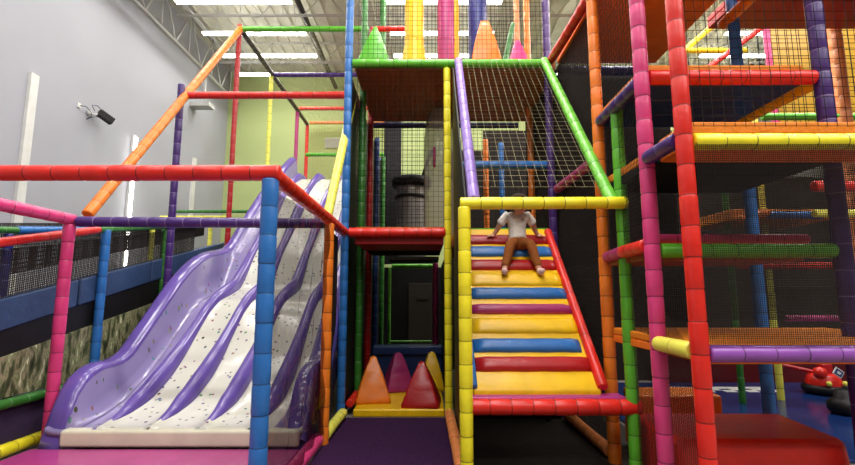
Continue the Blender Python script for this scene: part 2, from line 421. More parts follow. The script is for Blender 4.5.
def ridge(xc, w, h, name):
    m_ = MB(); n = 10; vs = []; fs = []
    ys = [b for b in bs if b[0] > 4.42]
    for i, (y, z) in enumerate(ys):
        g = min(1, (i+.2)/7)
        ht = h*g*(1+.3*math.sin(y*3.6+1.2))
        ww = w*(.45+.55*g)*(1+.18*math.sin(y*3.6+1.2))
        for c in range(n+1):
            t = PI*c/n; vs.append((xc-ww*math.cos(t), y, z+.005+ht*math.sin(t)**.8))
    for i in range(len(ys)-1):
        for c in range(n): a = i*(n+1)+c; fs.append((a, a+1, a+n+2, a+n+1))
    fs.append(tuple(range(n, -1, -1))); m_.add(vs, fs, True)
    return m_.build(name, M['slidepurple'], sl)
for k in range(1, nl): ridge(X0+k*lw, .08, .115, 'lane_divider')
def sidewall(xc, outer):
    # rim with inner flare, closed section following rim profile and the bed
    m_ = MB(); vs = []; fs = []; fl = []
    for (y, zr) in rs:
        zb = interp(bedp, y) if y > 4.4 else 0
        zl = max(0.0, min(zb-.3, zr-.3)) if y > 4.5 else 0
        inn = -outer
        sec = [(xc+outer*.04, zl), (xc+outer*.045, zr-.06), (xc+outer*.03, zr-.015), (xc+inn*.0, zr), (xc+inn*.10, zr-.006), (xc+inn*.14, zr-.03),
               (xc+inn*.15, zr-.06), (xc+inn*.145, max(zl, zr-.14)), (xc+inn*.13, zl)]
        fl.append([(xc+inn*.145, y, zr-.045), (xc+inn*.165, y, zr-.06-(zr-zb)*.22), (xc+inn*.19, y, zb+(zr-zb)*.35), (xc+inn*.215, y, zb+(zr-zb)*.1+.01), (xc+inn*.27, y, zb+.008)])
        vs += [(x_, y, z_) for x_, z_ in sec]
    n = 9
    for i in range(len(rs)-1):
        for c in range(n): a = i*n+c; b = i*n+(c+1) % n; fs.append((a, b, b+n, a+n) if outer > 0 else (b, a, a+n, b+n))
    fs.append(tuple(range(n))); fs.append(tuple(range(len(rs)*n-1, (len(rs)-1)*n-1, -1)))
    m_.add(vs, fs, True)
    k_ = 5; v2 = [p for row in fl for p in row]; f2 = []
    for i in range(len(fl)-1):
        for c in range(k_-1): a = i*k_+c; f2.append((a, a+1, a+k_+1, a+k_) if outer < 0 else (a, a+k_, a+k_+1, a+1))
    m2 = MB(); m2.add(v2, f2, True); o2 = m2.build('inner_face', M['bedlilac'], sl); o2['label'] = 'lilac flecked inner face of the side'
    return m_.build('side_wall', M['slidepurple'], sl)
sidewall(X0, -1); sidewall(X1, 1)
m_ = MB(); m_.box(X0+.15, X1-.02, 4.33, 4.45, .085, .235); o = m_.build('landing_lip', M['cream'], sl, bevel=.03); o['label'] = 'white padded lip'
# structure legs of the slide (hidden under it) keep it off the ground
m_ = MB()
for y in (6, 8, 10):
    for x_ in (-3.2, -1.3): m_.box(x_-.04, x_+.04, y-.04, y+.04, 0, interp(bedp, y)-.06)
m_.build('support_frame', M['galv'], sl)
m_ = MB(); m_.box(-3.45, -1.1, 10.85, 12.9, 4.0, 4.1)
tag(m_.build('padded_deck', M['violet'], loc=(-2.2, 11, 4)), 'deck at the very top of the wavy slide', 'deck', 'padded play decks')
m_ = MB(); m_.box(-3.5, -1.12, 1.2, 4.32, 0, .085)
tag(m_.build('landing_mat', M['pinkmat'], bevel=.02, loc=(-2.3, 3, 0)), 'glossy pink landing mat at the foot of the slide', 'mat')
# clear film beside the slide
def film():
    m_ = MB(); n, k = 24, 20; vs = []; fs = []
    for j in range(k+1):
        for i in range(n+1):
            y = 2.96+(4.64-2.96)*i/n; z = .12+2.0*j/k
            vs.append((-1.0+.018*math.sin(i*1.1+j*.35)+.012*math.sin(j*1.3-i*.4), y, z))
    for j in range(k):
        for i in range(n): a = j*(n+1)+i; fs.append((a, a+1, a+n+2, a+n+1))
    m_.add(vs, fs, True)
    return tag(m_.build('clear_screen', M['film'], loc=(-1, 3.8, .1)), 'wrinkled clear plastic sheet between the near blue and orange posts', 'plastic sheet')
film()
scrim('dark mesh screen between the orange post and the tall blue post', [(-1.05, 4.76, .15), (-1.09, 5.64, .15), (-1.09, 5.64, 2.12), (-1.05, 4.76, 2.12)], .02, .0045)

# floor rolls and carpet
rail('pink foam roll on the floor along the purple carpet edge', (-1.06, 2.4, .075), (-1.04, 4.62, .075), 'pink', .062, name='floor_roll', group='foam rolls along the floor')
rail('yellow foam roll on the floor beside the purple carpet edge', (-1.0, 4.78, .075), (-.98, 5.62, .075), 'paleyellow', .055, name='floor_roll', group='foam rolls along the floor')
rail('red foam roll on the floor left of the yellow pad', (-.93, 5.78, .14), (-.93, 6.35, .14), 'red', .05, name='floor_roll', group='foam rolls along the floor')
rail('green foam roll on the floor left of the yellow pad', (-.93, 6.5, .14), (-.93, 7.2, .14), 'darkgreen', .05, name='floor_roll', group='foam rolls along the floor')
rail('salmon foam roll on the floor at the right edge of the purple carpet', (.27, 3.85, .075), (.25, 5.6, .075), 'salmon', .055, name='floor_roll', group='foam rolls along the floor')
rail('dim tan foam roll on the dark floor under the climbing ramp', (1.6, 4.3, .07), (1.6, 5.55, .07), 'salmon', .055, name='floor_roll', group='foam rolls along the floor')
m_ = MB(); m_.box(-1.0, .22, 1.0, 5.66, 0, .012)
tag(m_.build('carpet', M['carpet'], loc=(-.4, 3, 0)), 'dark purple carpet on the floor in front of the soft cones', 'carpet')

# ------------------------------------------------------------------ left: rising walkway
def zb(y): return .73+.225*(y-4.16)
xn, xf = -3.78, -4.78
wk = empty('walkway_ramp', (-4.3, 2.6, 0), 'blue-sided walkway ramp rising beside the slide along the grey wall', 'ramp')
def slab(x0, x1, ya, yb, fa, fb):   # between lower line fa and upper line fb
    return [(x0, ya, fa(ya)), (x1, ya, fa(ya)), (x1, yb, fa(yb)), (x0, yb, fa(yb)), (x0, ya, fb(ya)), (x1, ya, fb(ya)), (x1, yb, fb(yb)), (x0, yb, fb(yb))]
def pads(x0, x1, nm, lo, hi, mat, lab=None):
    m_ = MB(); y = 2.5
    while y < 10.2:
        m_.hexa(slab(x0, x1, y+.01, y+1.27, lambda q: zb(q)+lo, lambda q: zb(q)+hi)); y += 1.29
    o = m_.build(nm, M[mat], wk, bevel=.02)
    if lab: o['label'] = lab
pads(xn-.06, xn+.02, 'side_pad', .37, .66, 'bluemesh', 'blue padded near side')
pads(xf-.02, xf+.06, 'side_pad', .2, .42, 'bluemesh', 'blue padded far side')
m_ = MB(); m_.hexa(slab(xn-.05, xn, 2.5, 10.2, lambda q: zb(q), lambda q: zb(q)+.37)); o = m_.build('side_skirt', M['black'], wk); o['label'] = 'black lower side'
m_ = MB(); m_.hexa(slab(xf, xn-.06, 2.5, 10.2, lambda q: zb(q)+.2, lambda q: zb(q)+.3)); m_.build('ramp_floor', M['darkblue'], wk)
m_ = MB()
for y in (3, 5.5, 8, 10):
    for x_ in (xn-.03, xf): m_.box(x_-.03, x_+.03, y-.03, y+.03, 0, zb(y)+.21)
m_.build('support_leg', M['black'], wk)
pl = MB(); pl.hexa([(xn, 2.5, .52), (xn+.015, 2.5, .52), (xn+.015, 9.0, .52), (xn, 9.0, .52), (xn, 2.5, .54), (xn+.015, 2.5, .54), (xn+.015, 9.0, zb(9)-.01), (xn, 9.0, zb(9)-.01)])
tag(pl.build('printed_panel', M['mural'], loc=(xn, 4, .5)), 'foliage printed fabric panel beneath the blue-sided walkway', 'printed panel')
rail('low green foam rail under the foliage printed panel', (-3.74, 2.3, .47), (-3.74, 5.6, .47), 'darkgreen', .045)
m_ = MB(); m_.box(-3.79, -3.77, 2.4, 5.6, .1, .44)
tag(m_.build('vinyl_panel', M['violetpanel'], loc=(-3.78, 3, .1)), 'dull violet panel low behind the pink post', 'panel')
rail('yellow foam roll on the floor at the left edge, beside the pink landing mat', (-3.72, 2.3, .075), (-3.72, 4.75, .075), 'yellow', .055, name='floor_roll', group='foam rolls along the floor')
def zr(y): return 1.87+.235*(y-4.0)
rail('red handrail of the walkway at the left edge', (-3.74, 2.4, zr(2.4)), (-3.74, 5.25, zr(5.25)), 'red', .042, group='foam handrails of the walkway')
rail('green handrail of the walkway beyond the red one', (-3.74, 5.25, zr(5.25)), (-3.74, 7.6, zr(7.6)-.14), 'darkgreen', .04, group='foam handrails of the walkway')
def zf(y): return 2.05+.16*(y-4.6)
rail('green handrail on the wall side of the walkway', (-4.8, 2.6, zf(2.6)+.1), (-4.8, 5.4, zf(5.4)), 'darkgreen', .04, group='foam handrails of the walkway')
rail('blue handrail on the wall side of the walkway', (-4.8, 5.4, zf(5.4)), (-4.8, 6.9, zf(6.9)-.02), 'blue', .045, group='foam handrails of the walkway')
rail('purple handrail on the wall side of the walkway', (-4.8, 6.9, zf(6.9)-.02), (-4.8, 9.6, zf(9.6)+.1), 'purple', .04, group='foam handrails of the walkway')
post('blue foam post of the walkway, right of the pink post', -3.72, 5.35, 0, zr(5.3), 'blue', .048)
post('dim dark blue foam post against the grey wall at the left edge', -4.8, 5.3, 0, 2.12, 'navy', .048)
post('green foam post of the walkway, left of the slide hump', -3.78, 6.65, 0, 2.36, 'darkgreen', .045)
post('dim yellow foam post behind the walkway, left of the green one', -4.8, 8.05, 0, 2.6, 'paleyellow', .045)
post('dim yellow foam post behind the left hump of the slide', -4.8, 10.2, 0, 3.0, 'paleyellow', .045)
scrim('dark mesh screen above the near side of the walkway', [(xn, 2.5, zb(2.5)+.66), (xn, 7.5, zb(7.5)+.66), (xn, 7.5, zr(7.5)-.18), (xn, 2.5, zr(2.5)-.03)], .022, .0046)
scrim('dark mesh screen along the wall side of the walkway', [(-4.84, 2.5, zb(2.5)+.66), (-4.84, 10, zb(10)+.66), (-4.84, 10, zf(10)+.05), (-4.84, 2.5, zf(2.5)+.1)], .025, .0062)
rail('thin yellow rail across the far end of the walkway', (-5.7, 9.8, 3.07), (-4.2, 9.8, 3.07), 'paleyellow', .03)
rail('thin green rail across the far end of the walkway', (-5.75, 10.25, 3.27), (-3.9, 10.25, 3.27), 'darkgreen', .035)

# ------------------------------------------------------------------ middle bay
post('slim yellow foam post between the soft cones and the climbing ramp', .25, 5.7, 0, 4.33, 'yellow', .045)
rail('green foam rail along the front of the top middle deck', (-.97, 5.7, 4.4), (1.52, 5.7, 4.4), 'green', .056)
rail('red foam rail along the front of the deck above the soft cones', (-.97, 5.7, 2.19), (.22, 5.7, 2.19), 'red', .06)
def deck(label, x0, x1, y0, y1, z0, z1, under, top, strips=3, toplab=None):
    t = empty('padded_deck', ((x0+x1)/2, (y0+y1)/2, z0), label, 'deck', 'padded play decks')
    zm = z0+(z1-z0)*.5; m_ = MB(); w = (y1-y0)/strips
    for i in range(strips): m_.box(x0, x1, y0+i*w+.004, y0+(i+1)*w-.004, z0, zm)
    m_.build('underside_board', M[under], t, bevel=.01)
    m_ = MB(); m_.box(x0, x1, y0, y1, zm, z1); m_.build('top_mat', M[top], t, bevel=.015)
    return t
deck('middle deck with orange mat above the soft cones', -.9, .2, 5.75, 6.6, 2.05, 2.27, 'deepred', 'orangemat', 1)
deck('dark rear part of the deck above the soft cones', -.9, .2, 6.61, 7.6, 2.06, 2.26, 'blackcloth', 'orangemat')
t = deck('deck with yellow mat behind the seated child at the ramp top', .32, 1.5, 5.58, 7.6, 2.02, 2.2, 'deepred', 'amber')
deck('top middle deck with orange underside and punching bags on it', -.95, 1.67, 5.76, 7.6, 4.34, 4.5, 'brownboard', 'orangemat', 4)
m_ = MB(); m_.box(.42, 1.45, 5.56, 5.66, 2.2, 2.225)
tag(m_.build('edge_strip', M['lime'], loc=(.9, 5.6, 2.2)), 'thin lime strip at the top of the climbing ramp', 'edge strip')
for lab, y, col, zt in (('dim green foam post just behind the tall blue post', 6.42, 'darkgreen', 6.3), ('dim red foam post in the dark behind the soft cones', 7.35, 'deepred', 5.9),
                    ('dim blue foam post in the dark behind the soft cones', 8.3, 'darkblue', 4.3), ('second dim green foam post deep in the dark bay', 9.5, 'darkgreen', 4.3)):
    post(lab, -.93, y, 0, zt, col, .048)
panel('black vinyl sheet between the slide and the dark middle bay', [(-1.03, 5.78, 0), (-1.03, 10.3, 0), (-1.03, 10.3, 4.3), (-1.03, 5.78, 4.3)], (.02, 0, 0), 'black', group='black vinyl panels')
panel('black vinyl sheet closing the right side of the dark middle bay', [(.27, 5.78, 0), (.27, 9.4, 0), (.27, 9.4, 2.0), (.27, 5.78, 2.0)], (.02, 0, 0), 'black', group='black vinyl panels')
panel('black sheet closing the left side of the climbing ramp', [(.32, 3.85, 0), (.32, 5.62, 0), (.32, 5.62, 4.3), (.32, 3.85, 2.15)], (.015, 0, 0), 'black', group='black vinyl panels')
panel('added black sheet standing in for shade under the climbing ramp', [(.34, 5.6, 0), (1.54, 5.6, 0), (1.54, 5.6, 1.98), (.34, 5.6, 1.98)], (0, .02, 0), 'black', group='black vinyl panels')  # open space here; black sheet added to hold its darkness
panel('black wall of the small dark room at the back of the middle bay', [(-1.2, 11.2, 0), (1.4, 11.2, 0), (1.4, 11.2, 2.08), (-1.2, 11.2, 2.08)], (0, .03, 0), 'black', group='black vinyl panels')
panel('narrow black vinyl sheet at the back left, beyond the middle net', [(-1.0, 10.35, 2.1), (-.6, 10.35, 2.1), (-.6, 10.35, 5.4), (-1.0, 10.35, 5.4)], (0, .02, 0), 'black', group='black vinyl panels')
panel('black vinyl sheet far behind the seated child', [(.36, 9.3, 0), (2.6, 9.3, 0), (2.6, 9.3, 4.8), (1.15, 9.3, 4.8), (1.15, 9.3, 4.38), (.36, 9.3, 4.38)], (0, .02, 0), 'darkbrown', group='black vinyl panels')
rail('dark blue beam under the back edge of the top middle deck', (-.95, 7.66, 4.3), (1.55, 7.66, 4.3), 'navy', .05)
m_ = MB(); m_.box(.34, 2.15, 3.3, 9.2, 0, .012); tag(m_.build('carpet', M['darkfloor'], loc=(1, 4, 0)), 'dark floor sheet standing in for shade under the climbing ramp', 'carpet')  # ramp shade put into the floor colour as a dark sheet
m_ = MB(); m_.box(-5.98, -3.8, 2.2, 10.2, 0, .012); tag(m_.build('carpet', M['violetpanel'], loc=(-4.5, 5, 0)), 'dark violet carpet beneath the blue-sided walkway', 'carpet')
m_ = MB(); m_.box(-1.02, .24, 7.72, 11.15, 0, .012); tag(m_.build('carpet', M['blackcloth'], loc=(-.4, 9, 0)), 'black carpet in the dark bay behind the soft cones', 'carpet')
# yellow pad and soft cones
m_ = MB(); m_.box(-.88, .2, 5.72, 7.3, 0, .09)
tag(m_.build('floor_pad', M['amber'], bevel=.02, loc=(-.3, 6.5, 0)), 'yellow floor pad carrying the soft cones', 'floor pad')
def cone(label, x, y, z, w, h, tw, col, rz=0, cat='soft cone', name='foam_cone', group='soft play cones'):
    m_ = MB(); n = 14; vs = []; fs = []
    for i in range(n+1):
        u = i/n; hw = w*(1-u)+tw*u + .012*math.sin(PI*u)
        zz = h*u
        if i == 0: hw *= .97
        rr = .14*hw
        for (sx, sy) in ((1, 1), (-1, 1), (-1, -1), (1, -1)):
            for k in range(4):
                a = {(1, 1): 0, (-1, 1): 90, (-1, -1): 180, (1, -1): 270}[(sx, sy)]+k*30
                a = math.radians(a)
                wob = 1+random.uniform(-.02, .02)
                vs.append(((sx*(hw-rr)+rr*math.cos(a))*wob, (sy*(hw-rr)+rr*math.sin(a))*wob, zz))
    m = 16
    for i in range(n):
        for k in range(m): fs.append((i*m+k, i*m+(k+1) % m, (i+1)*m+(k+1) % m, (i+1)*m+k))
    vs.append((0, 0, h+tw*.6)); L = len(vs)-1
    for k in range(m): fs.append((n*m+k, n*m+(k+1) % m, L))
    fs.append(tuple(range(m-1, -1, -1)))
    m_.add(vs, fs, True); o = m_.build(name, M[col]); o.location = (x, y, z); o.rotation_euler = (0, 0, rz)
    return tag(o, label, cat, group)
cone('orange soft foam cone on the yellow floor pad', -.7, 6.2, .09, .225, .54, .035, 'orange', .12)
cone('red soft foam cone at the front of the yellow floor pad', -.07, 5.98, .09, .235, .5, .035, 'deepred', -.1)
cone('magenta soft foam cone behind the orange and red ones', -.42, 6.85, .09, .2, .5, .05, 'magenta', .3)
cone('dim yellow soft foam cone at the right of the yellow floor pad', .06, 6.9, .09, .17, .5, .05, 'amber', .1)
m_ = MB(); m_.box(-.86, .24, 7.5, 7.62, .12, .62)
m_.box(-.86, .24, 7.42, 7.7, .5, .64)
tag(m_.build('padded_wall', M['darkblue'], bevel=.03, loc=(-.3, 7.55, .1)), 'low blue padded wall behind the soft cones', 'padded wall')
rail('yellow-green foam rail under the steel tube in the dark bay', (-.72, 9.4, 2.0), (.22, 9.4, 2.0), 'lime', .05)
post('dim yellow-green foam post left of the small dark room', -.76, 9.4, 0, 1.98, 'lime', .03)
rail('low yellow-green rail at the foot of the small dark room', (-.74, 9.3, .52), (.2, 9.3, .52), 'lime', .025)
post('dim magenta post right of the small dark room', .14, 8.2, 0, 1.98, 'magenta', .05)
m_ = MB(); m_.box(-.45, .1, 11.1, 11.18, 0, 1.7); m_.box(-.25, .0, 11.08, 11.1, 1.3, 1.38)
tag(m_.build('cabinet_door', M['darkfloor'], bevel=.01, loc=(-.2, 11.15, .3)), 'dull olive door inside the small dark room', 'door')
# steel tube slide column and acrylic hood
t = empty('tube_slide', (-.3, 8.6, 2.06), 'shiny steel tube slide column with black collar behind the middle net', 'tube slide')
m_ = MB(); m_.lathe([(.26, 2.08), (.28, 2.3), (.28, 3.3), (.27, 3.5)], -.3, 8.6); m_.build('tube', M['steel'], t)
m_ = MB(); m_.lathe([(.28, 3.42), (.36, 3.44), (.37, 3.52), (.36, 3.6), (.27, 3.62)], -.3, 8.6); m_.build('collar', M['black'], t)
m_ = MB(); m_.lathe([(.28, 3.2), (.31, 3.21), (.31, 3.26), (.28, 3.27)], -.3, 8.6); m_.build('collar', M['black'], t)
m_ = MB(); m_.sweep([(-.1, 8.5, 3.6), (.0, 8.3, 3.85), (.08, 8.1, 4.0)], .03, 8); m_.build('brace', M['brown'], t)
m_ = MB(); m_.box(-.7, .2, 8.2, 9.3, 2.04, 2.1)
tag(m_.build('base_board', M['darkfloor'], loc=(-.3, 8.6, 2.04)), 'dark board carrying the steel tube column', 'board')
m_ = MB(); m_.lathe([(.26, 2.28), (.26, 3.8), (.24, 4.05), (.18, 4.22), (.1, 4.3), (.005, 4.32)], .21, 6.95, 32)
t = tag(m_.build('tube_hood', M['acrylic'], loc=(.21, 6.95, 2.28)), 'grey see-through plastic hood behind the middle net', 'plastic hood')
m_ = MB(); m_.sweep([(.1, 6.7, 3.3), (.1, 6.69, 3.6)], .02, 8); m_.build('handle', M['magenta'], t)  # short upright magenta bar on the front of the hood
net('black net closing the front of the middle deck above the red rail', [(-.9, 5.68, 2.25), (.2, 5.68, 2.25), (.2, 5.68, 4.34), (-.9, 5.68, 4.34)], .065, .0022)
net('black net along the front of the punching bag deck', [(-.9, 5.68, 4.46), (1.54, 5.68, 4.46), (1.54, 5.68, 6.3), (-.9, 5.68, 6.3)], .065, .0024)
net('black net at the back of the middle deck, before the green wall', [(-.9, 7.62, 2.27), (1.55, 7.62, 2.27), (1.55, 7.62, 4.34), (-.9, 7.62, 4.34)], .07, .004)
net('black net at the back of the punching bag deck', [(-.9, 7.62, 4.5), (1.6, 7.62, 4.5), (1.6, 7.62, 6.9), (-.9, 7.62, 6.9)], .07, .0045)
# bags on the top deck
def bag(label, x, y, r, col, flare=0):
    prof = [(.001, 4.5), (r*.95+flare, 4.5), (r+flare*.9, 4.54)]
    if flare: prof += [(r+flare*.45, 4.75), (r, 4.95)]
    prof += [(r, 5.3), (r*1.0, 6.6), (r*.9, 6.66), (.001, 6.68)]
    m_ = MB(); m_.lathe([(p_[0], p_[1]) for p_ in prof], x, y, 24)
    t = tag(m_.build('punching_bag', M[col], loc=(x, y, 4.5)), label, 'punching bag', 'tall bags on the top middle deck')
    m_ = MB(); m_.lathe([(r*1.0, 4.98), (r*1.05, 5.0), (r*1.0, 5.02)], x, y, 24); m_.build('strap', M[col], t)
    return t
bag('fat yellow bag with a flared foot on the top middle deck', -.19, 6.2, .135, 'amber', .07)
bag('magenta pink bag standing on the top middle deck', .26, 6.2, .12, 'magenta')
bag('navy bag behind the orange cone on the top middle deck', .74, 6.4, .14, 'navy')
bag('thin yellow bag between the pink and navy ones on the top deck', .45, 6.9, .05, 'amber')
cone('green soft foam cone on the left of the top middle deck', -.73, 6.12, 4.5, .23, .66, .02, 'green')
cone('orange blunt foam cone in front of the navy bag on the top deck', .79, 6.05, 4.5, .21, .68, .055, 'orange')
cone('small pink foam cone at the right of the top middle deck', 1.29, 6.3, 4.5, .17, .55, .03, 'pink')
post('orange foam post right of the small pink cone, going down through the decks', 1.6, 7.0, 0, 6.5, 'orange', .05)
post('thin orange foam post behind the small pink cone on the top deck', 1.5, 7.3, 4.5, 6.5, 'salmon', .045)
rail('dark green slanted rail between the navy bag and the orange posts', (1.12, 6.9, 4.6), (1.36, 6.9, 5.7), 'darkgreen', .04)
rail('short pink foam rail behind the small pink cone', (1.3, 6.7, 4.85), (1.75, 6.7, 4.85), 'magenta', .05)
rail('short red rail high behind the green cone', (-.88, 7.3, 5.85), (-.3, 7.3, 5.85), 'red', .045)
post('dark green post high beside the tall blue post', -.78, 7.6, 4.5, 6.6, 'darkgreen', .05)

# ------------------------------------------------------------------ climbing ramp and its frame
post('thick yellow foam post at the front left of the climbing ramp', .3, 3.75, 0, 2.14, 'yellow', .052)
rail('thick yellow foam rail in front of the seated child', (.265, 3.75, 2.17), (1.62, 3.72, 2.17), 'yellow', .05)
post('bright green foam post at the front right of the climbing ramp', 1.61, 3.8, 0, 3.0, 'green', .05)
rail('lilac foam rail sloping down to the left end of the yellow rail', (.395, 5.66, 4.42), (.385, 3.78, 2.2), 'lilac', .05)
rail('lime green foam rail sloping down to the right end of the yellow rail', (1.5, 5.66, 4.42), (1.53, 3.78, 2.18), 'lime', .052)
post('purple foam post behind the top of the climbing ramp', 1.56, 5.72, 0, 6.2, 'purple', .05)
rail('blue foam guard rail behind the seated child', (.4, 5.78, 3.07), (1.53, 5.78, 3.07), 'blue', .05)
rail('magenta foam rail slanting from the purple post to the orange post', (1.6, 5.64, 2.72), (1.6, 4.28, 2.7), 'magenta', .05)
rail('red foam rail slanting up from the green deck rail to the orange post', (1.59, 5.66, 4.42), (1.6, 4.05, 4.34), 'red', .054)
post('tall orange foam post right of the climbing ramp', 1.6, 4.2, 0, 5.5, 'orange', .054)
post('brownish orange foam post seen through the net behind the child', 1.08, 8.4, 0, 4.3, 'orange', .05)
post('dim blue foam post seen through the net behind the child', 1.4, 8.6, 0, 4.3, 'blue', .05)
net('pale slanted net between the lilac and lime sloping rails', [(.42, 3.88, 2.34), (1.5, 3.88, 2.34), (1.47, 5.64, 4.42), (.42, 5.64, 4.42)], .08, .0013, 'net_light')
net('black net under the blue guard rail behind the child', [(.42, 5.8, 2.3), (1.5, 5.8, 2.3), (1.5, 5.8, 3.05), (.42, 5.8, 3.05)], .075, .0025)
scrim('dense dark mesh wall right of the climbing ramp', [(1.66, 4.27, .1), (1.64, 7.5, .1), (1.64, 7.5, 4.3), (1.66, 4.27, 4.3)], .03, .0042)

def zp(y): return .63+.956*(y-3.9)
cr = empty('climbing_ramp', (.9, 3.8, 0), 'padded climbing ramp with coloured rungs and yellow base', 'climbing ramp')
xa, xb = .37, 1.42
nrm = Vector((0, -.956, 1)).normalized()
m_ = MB(); m_.hexa([(xa, 3.93, zp(3.93)-.14), (xb, 3.93, zp(3.93)-.14), (xb, 5.56, zp(5.56)-.14), (xa, 5.56, zp(5.56)-.14),
                    (xa, 3.93, zp(3.93)), (xb, 3.93, zp(3.93)), (xb, 5.56, zp(5.56)), (xa, 5.56, zp(5.56))])
m_.build('base', M['amber'], cr, bevel=.02)
def rung(y, w, col, lab, x0=xa+.04, x1=xb-.02, h=.06):
    c = Vector((0, y, zp(y))); tv = Vector((0, 1, .956)).normalized()
    m_ = MB(); n = 10; k = 12; vs = []; fs = []
    for i in range(k+1):
        u = i/k; x_ = x0+(x1-x0)*u; e = min(1, min(u, 1-u)*k/1.0+.55)
        for j in range(n+1):
            t_ = PI*j/n
            wob = 1+.03*math.sin(i*1.7+y*9)
            p_ = c+tv*(-w*math.cos(t_)*wob)+nrm*(h*math.sin(t_)**.7*e-.01)
            vs.append((x_, p_.y, p_.z))
    for i in range(k):
        for j in range(n): a = i*(n+1)+j; fs.append((a, a+n+1, a+n+2, a+1))
    fs.append(tuple(range(n+1))); fs.append(tuple(range((k+1)*(n+1)-1, k*(n+1)-1, -1)))
    m_.add(vs, fs, True); o = m_.build('rung', M[col], cr); o['label'] = lab
rung(4.115, .075, 'deepred', 'red rung'); rung(4.262, .075, 'blue', 'blue rung', x1=xb-.06); rung(4.435, .095, 'amber', 'yellow rung', h=.05)
rung(4.585, .06, 'magenta', 'plum rung'); rung(4.745, .075, 'blue', 'blue rung'); rung(4.905, .105, 'amber', 'yellow rung', h=.05)
rung(5.065, .08, 'deepred', 'red rung'); rung(5.235, .085, 'blue', 'blue rung'); rung(5.395, .08, 'deepred', 'red rung')
def border(x0, x1, y0, y1, col, lab, lift=.06):
    m_ = MB()
    foam(m_, ((x0), y0, zp(y0)+.02), (x1, y1, zp(y1)+.02), lift, .5)
    o = m_.build('side_border', M[col], cr); o['label'] = lab
border(xb+.01, xb+.01, 3.93, 5.5, 'red', 'red side border', .045)
border(xa+.0, xa+.0, 3.93, 4.6, 'blue', 'blue side border', .04)
m_ = MB(); m_.box(.31, 1.58, 3.84, 4.0, .5, .625); o = m_.build('front_ledge', M['rosy'], cr, bevel=.015); o['label'] = 'mauve ledge'
m_ = MB(); foam(m_, (.32, 3.82, .555), (1.67, 3.8, .555), .062, .17); o = m_.build('front_roll', M['red'], cr); o['label'] = 'red front roll'
for x_ in (.42, 1.36):
    m_ = MB(); m_.box(x_-.025, x_+.025, 5.48, 5.53, 0, zp(5.48)-.1); m_.build('support_leg', M['black'], cr)

# ------------------------------------------------------------------ right tower
post('tall pink foam post right of the green one', 1.55, 3.2, 0, 5.5, 'pink', .052)
post('thick red foam post nearest the viewer on the right', 1.54, 2.7, 0, 5.3, 'red', .049)
post('tall purple foam post at the right edge', 2.86, 3.2, 0, 5.5, 'purple', .056)
post('dim tall blue foam post inside the right-hand tower', 3.1, 4.4, 0, 5.6, 'blue', .054)
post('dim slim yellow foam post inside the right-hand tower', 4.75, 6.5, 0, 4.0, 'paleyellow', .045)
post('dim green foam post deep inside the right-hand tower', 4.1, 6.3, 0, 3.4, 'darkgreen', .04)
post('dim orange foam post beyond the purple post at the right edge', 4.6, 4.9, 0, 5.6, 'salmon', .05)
rail('purple foam rail slanting from the orange post up to the pink post', (1.6, 4.14, 3.02), (1.55, 3.26, 2.97), 'purple', .052)
rail('short dark purple foam rail between the pink and red posts', (1.53, 3.14, 2.37), (1.53, 2.76, 2.37), 'purple', .05)
rail('short yellow foam rail low between the pink and red posts', (1.53, 3.16, 1.11), (1.53, 2.75, 1.11), 'paleyellow', .05)
rail('yellow foam rail along the front of the right-hand tower, higher than the purple one', (1.59, 2.7, 2.34), (3.4, 2.7, 2.34), 'yellow', .05)
rail('purple foam rail along the front of the right-hand tower, lower than the yellow one', (1.585, 2.7, 1.1), (3.4, 2.7, 1.1), 'violet', .048)
rail('red foam rail high behind the front net of the right-hand tower', (1.6, 3.2, 2.99), (2.8, 3.2, 2.99), 'red', .054)
rail('green foam rail between the pink and purple posts at mid height', (1.6, 3.2, 1.73), (2.8, 3.2, 1.73), 'green', .05)
rail('thin mauve foam rail just above the green mid height rail', (1.61, 3.36, 1.83), (2.76, 3.36, 1.83), 'pink', .035)
rail('red half of the mid height foam rail meeting the pink post', (1.57, 3.74, 1.77), (1.54, 3.26, 1.77), 'red', .05)
rail('magenta half of the mid height foam rail meeting the orange post', (1.6, 4.14, 1.76), (1.575, 3.76, 1.77), 'magenta', .05)
rail('yellow foam rail running back under the high red rail', (2.88, 3.26, 2.99), (2.84, 4.3, 3.0), 'amber', .05)
rail('orange foam rail slanting at the top behind the blue post', (3.0, 3.3, 4.2), (3.06, 4.5, 4.2), 'orange', .055)
deck('orange mat deck behind the purple front rail', 1.6, 3.4, 2.77, 4.1, 1.03, 1.15, 'orangeboard', 'orangemat')
deck('deck with brown underside behind the green mid height rail', 1.6, 2.8, 3.45, 4.15, 1.68, 1.82, 'brownboard', 'darkgreen')
deck('deck with orange mat edge behind the yellow front rail', 1.6, 3.4, 2.76, 3.12, 2.33, 2.49, 'orangeboard', 'orangemat', 1)
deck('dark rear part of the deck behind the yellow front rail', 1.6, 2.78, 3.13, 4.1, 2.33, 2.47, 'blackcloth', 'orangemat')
deck('deck with navy underside behind the high red rail', 1.6, 2.79, 3.26, 4.2, 2.98, 3.12, 'darkblue', 'orangemat')
deck('large deck with orange underside at the top, right of the tall orange post', 1.68, 2.95, 2.8, 5.7, 4.4, 4.52, 'orangeboard', 'orangeboard', 5)
deck('deck with dark red underside at the top right corner', 3.12, 5.6, 3.0, 4.85, 4.36, 4.5, 'deepred', 'deepred')
net('black net above the yellow front rail of the right-hand tower', [(1.58, 2.66, 2.42), (3.3, 2.66, 2.42), (3.3, 2.66, 4.7), (1.58, 2.66, 4.7)], .062, .002)
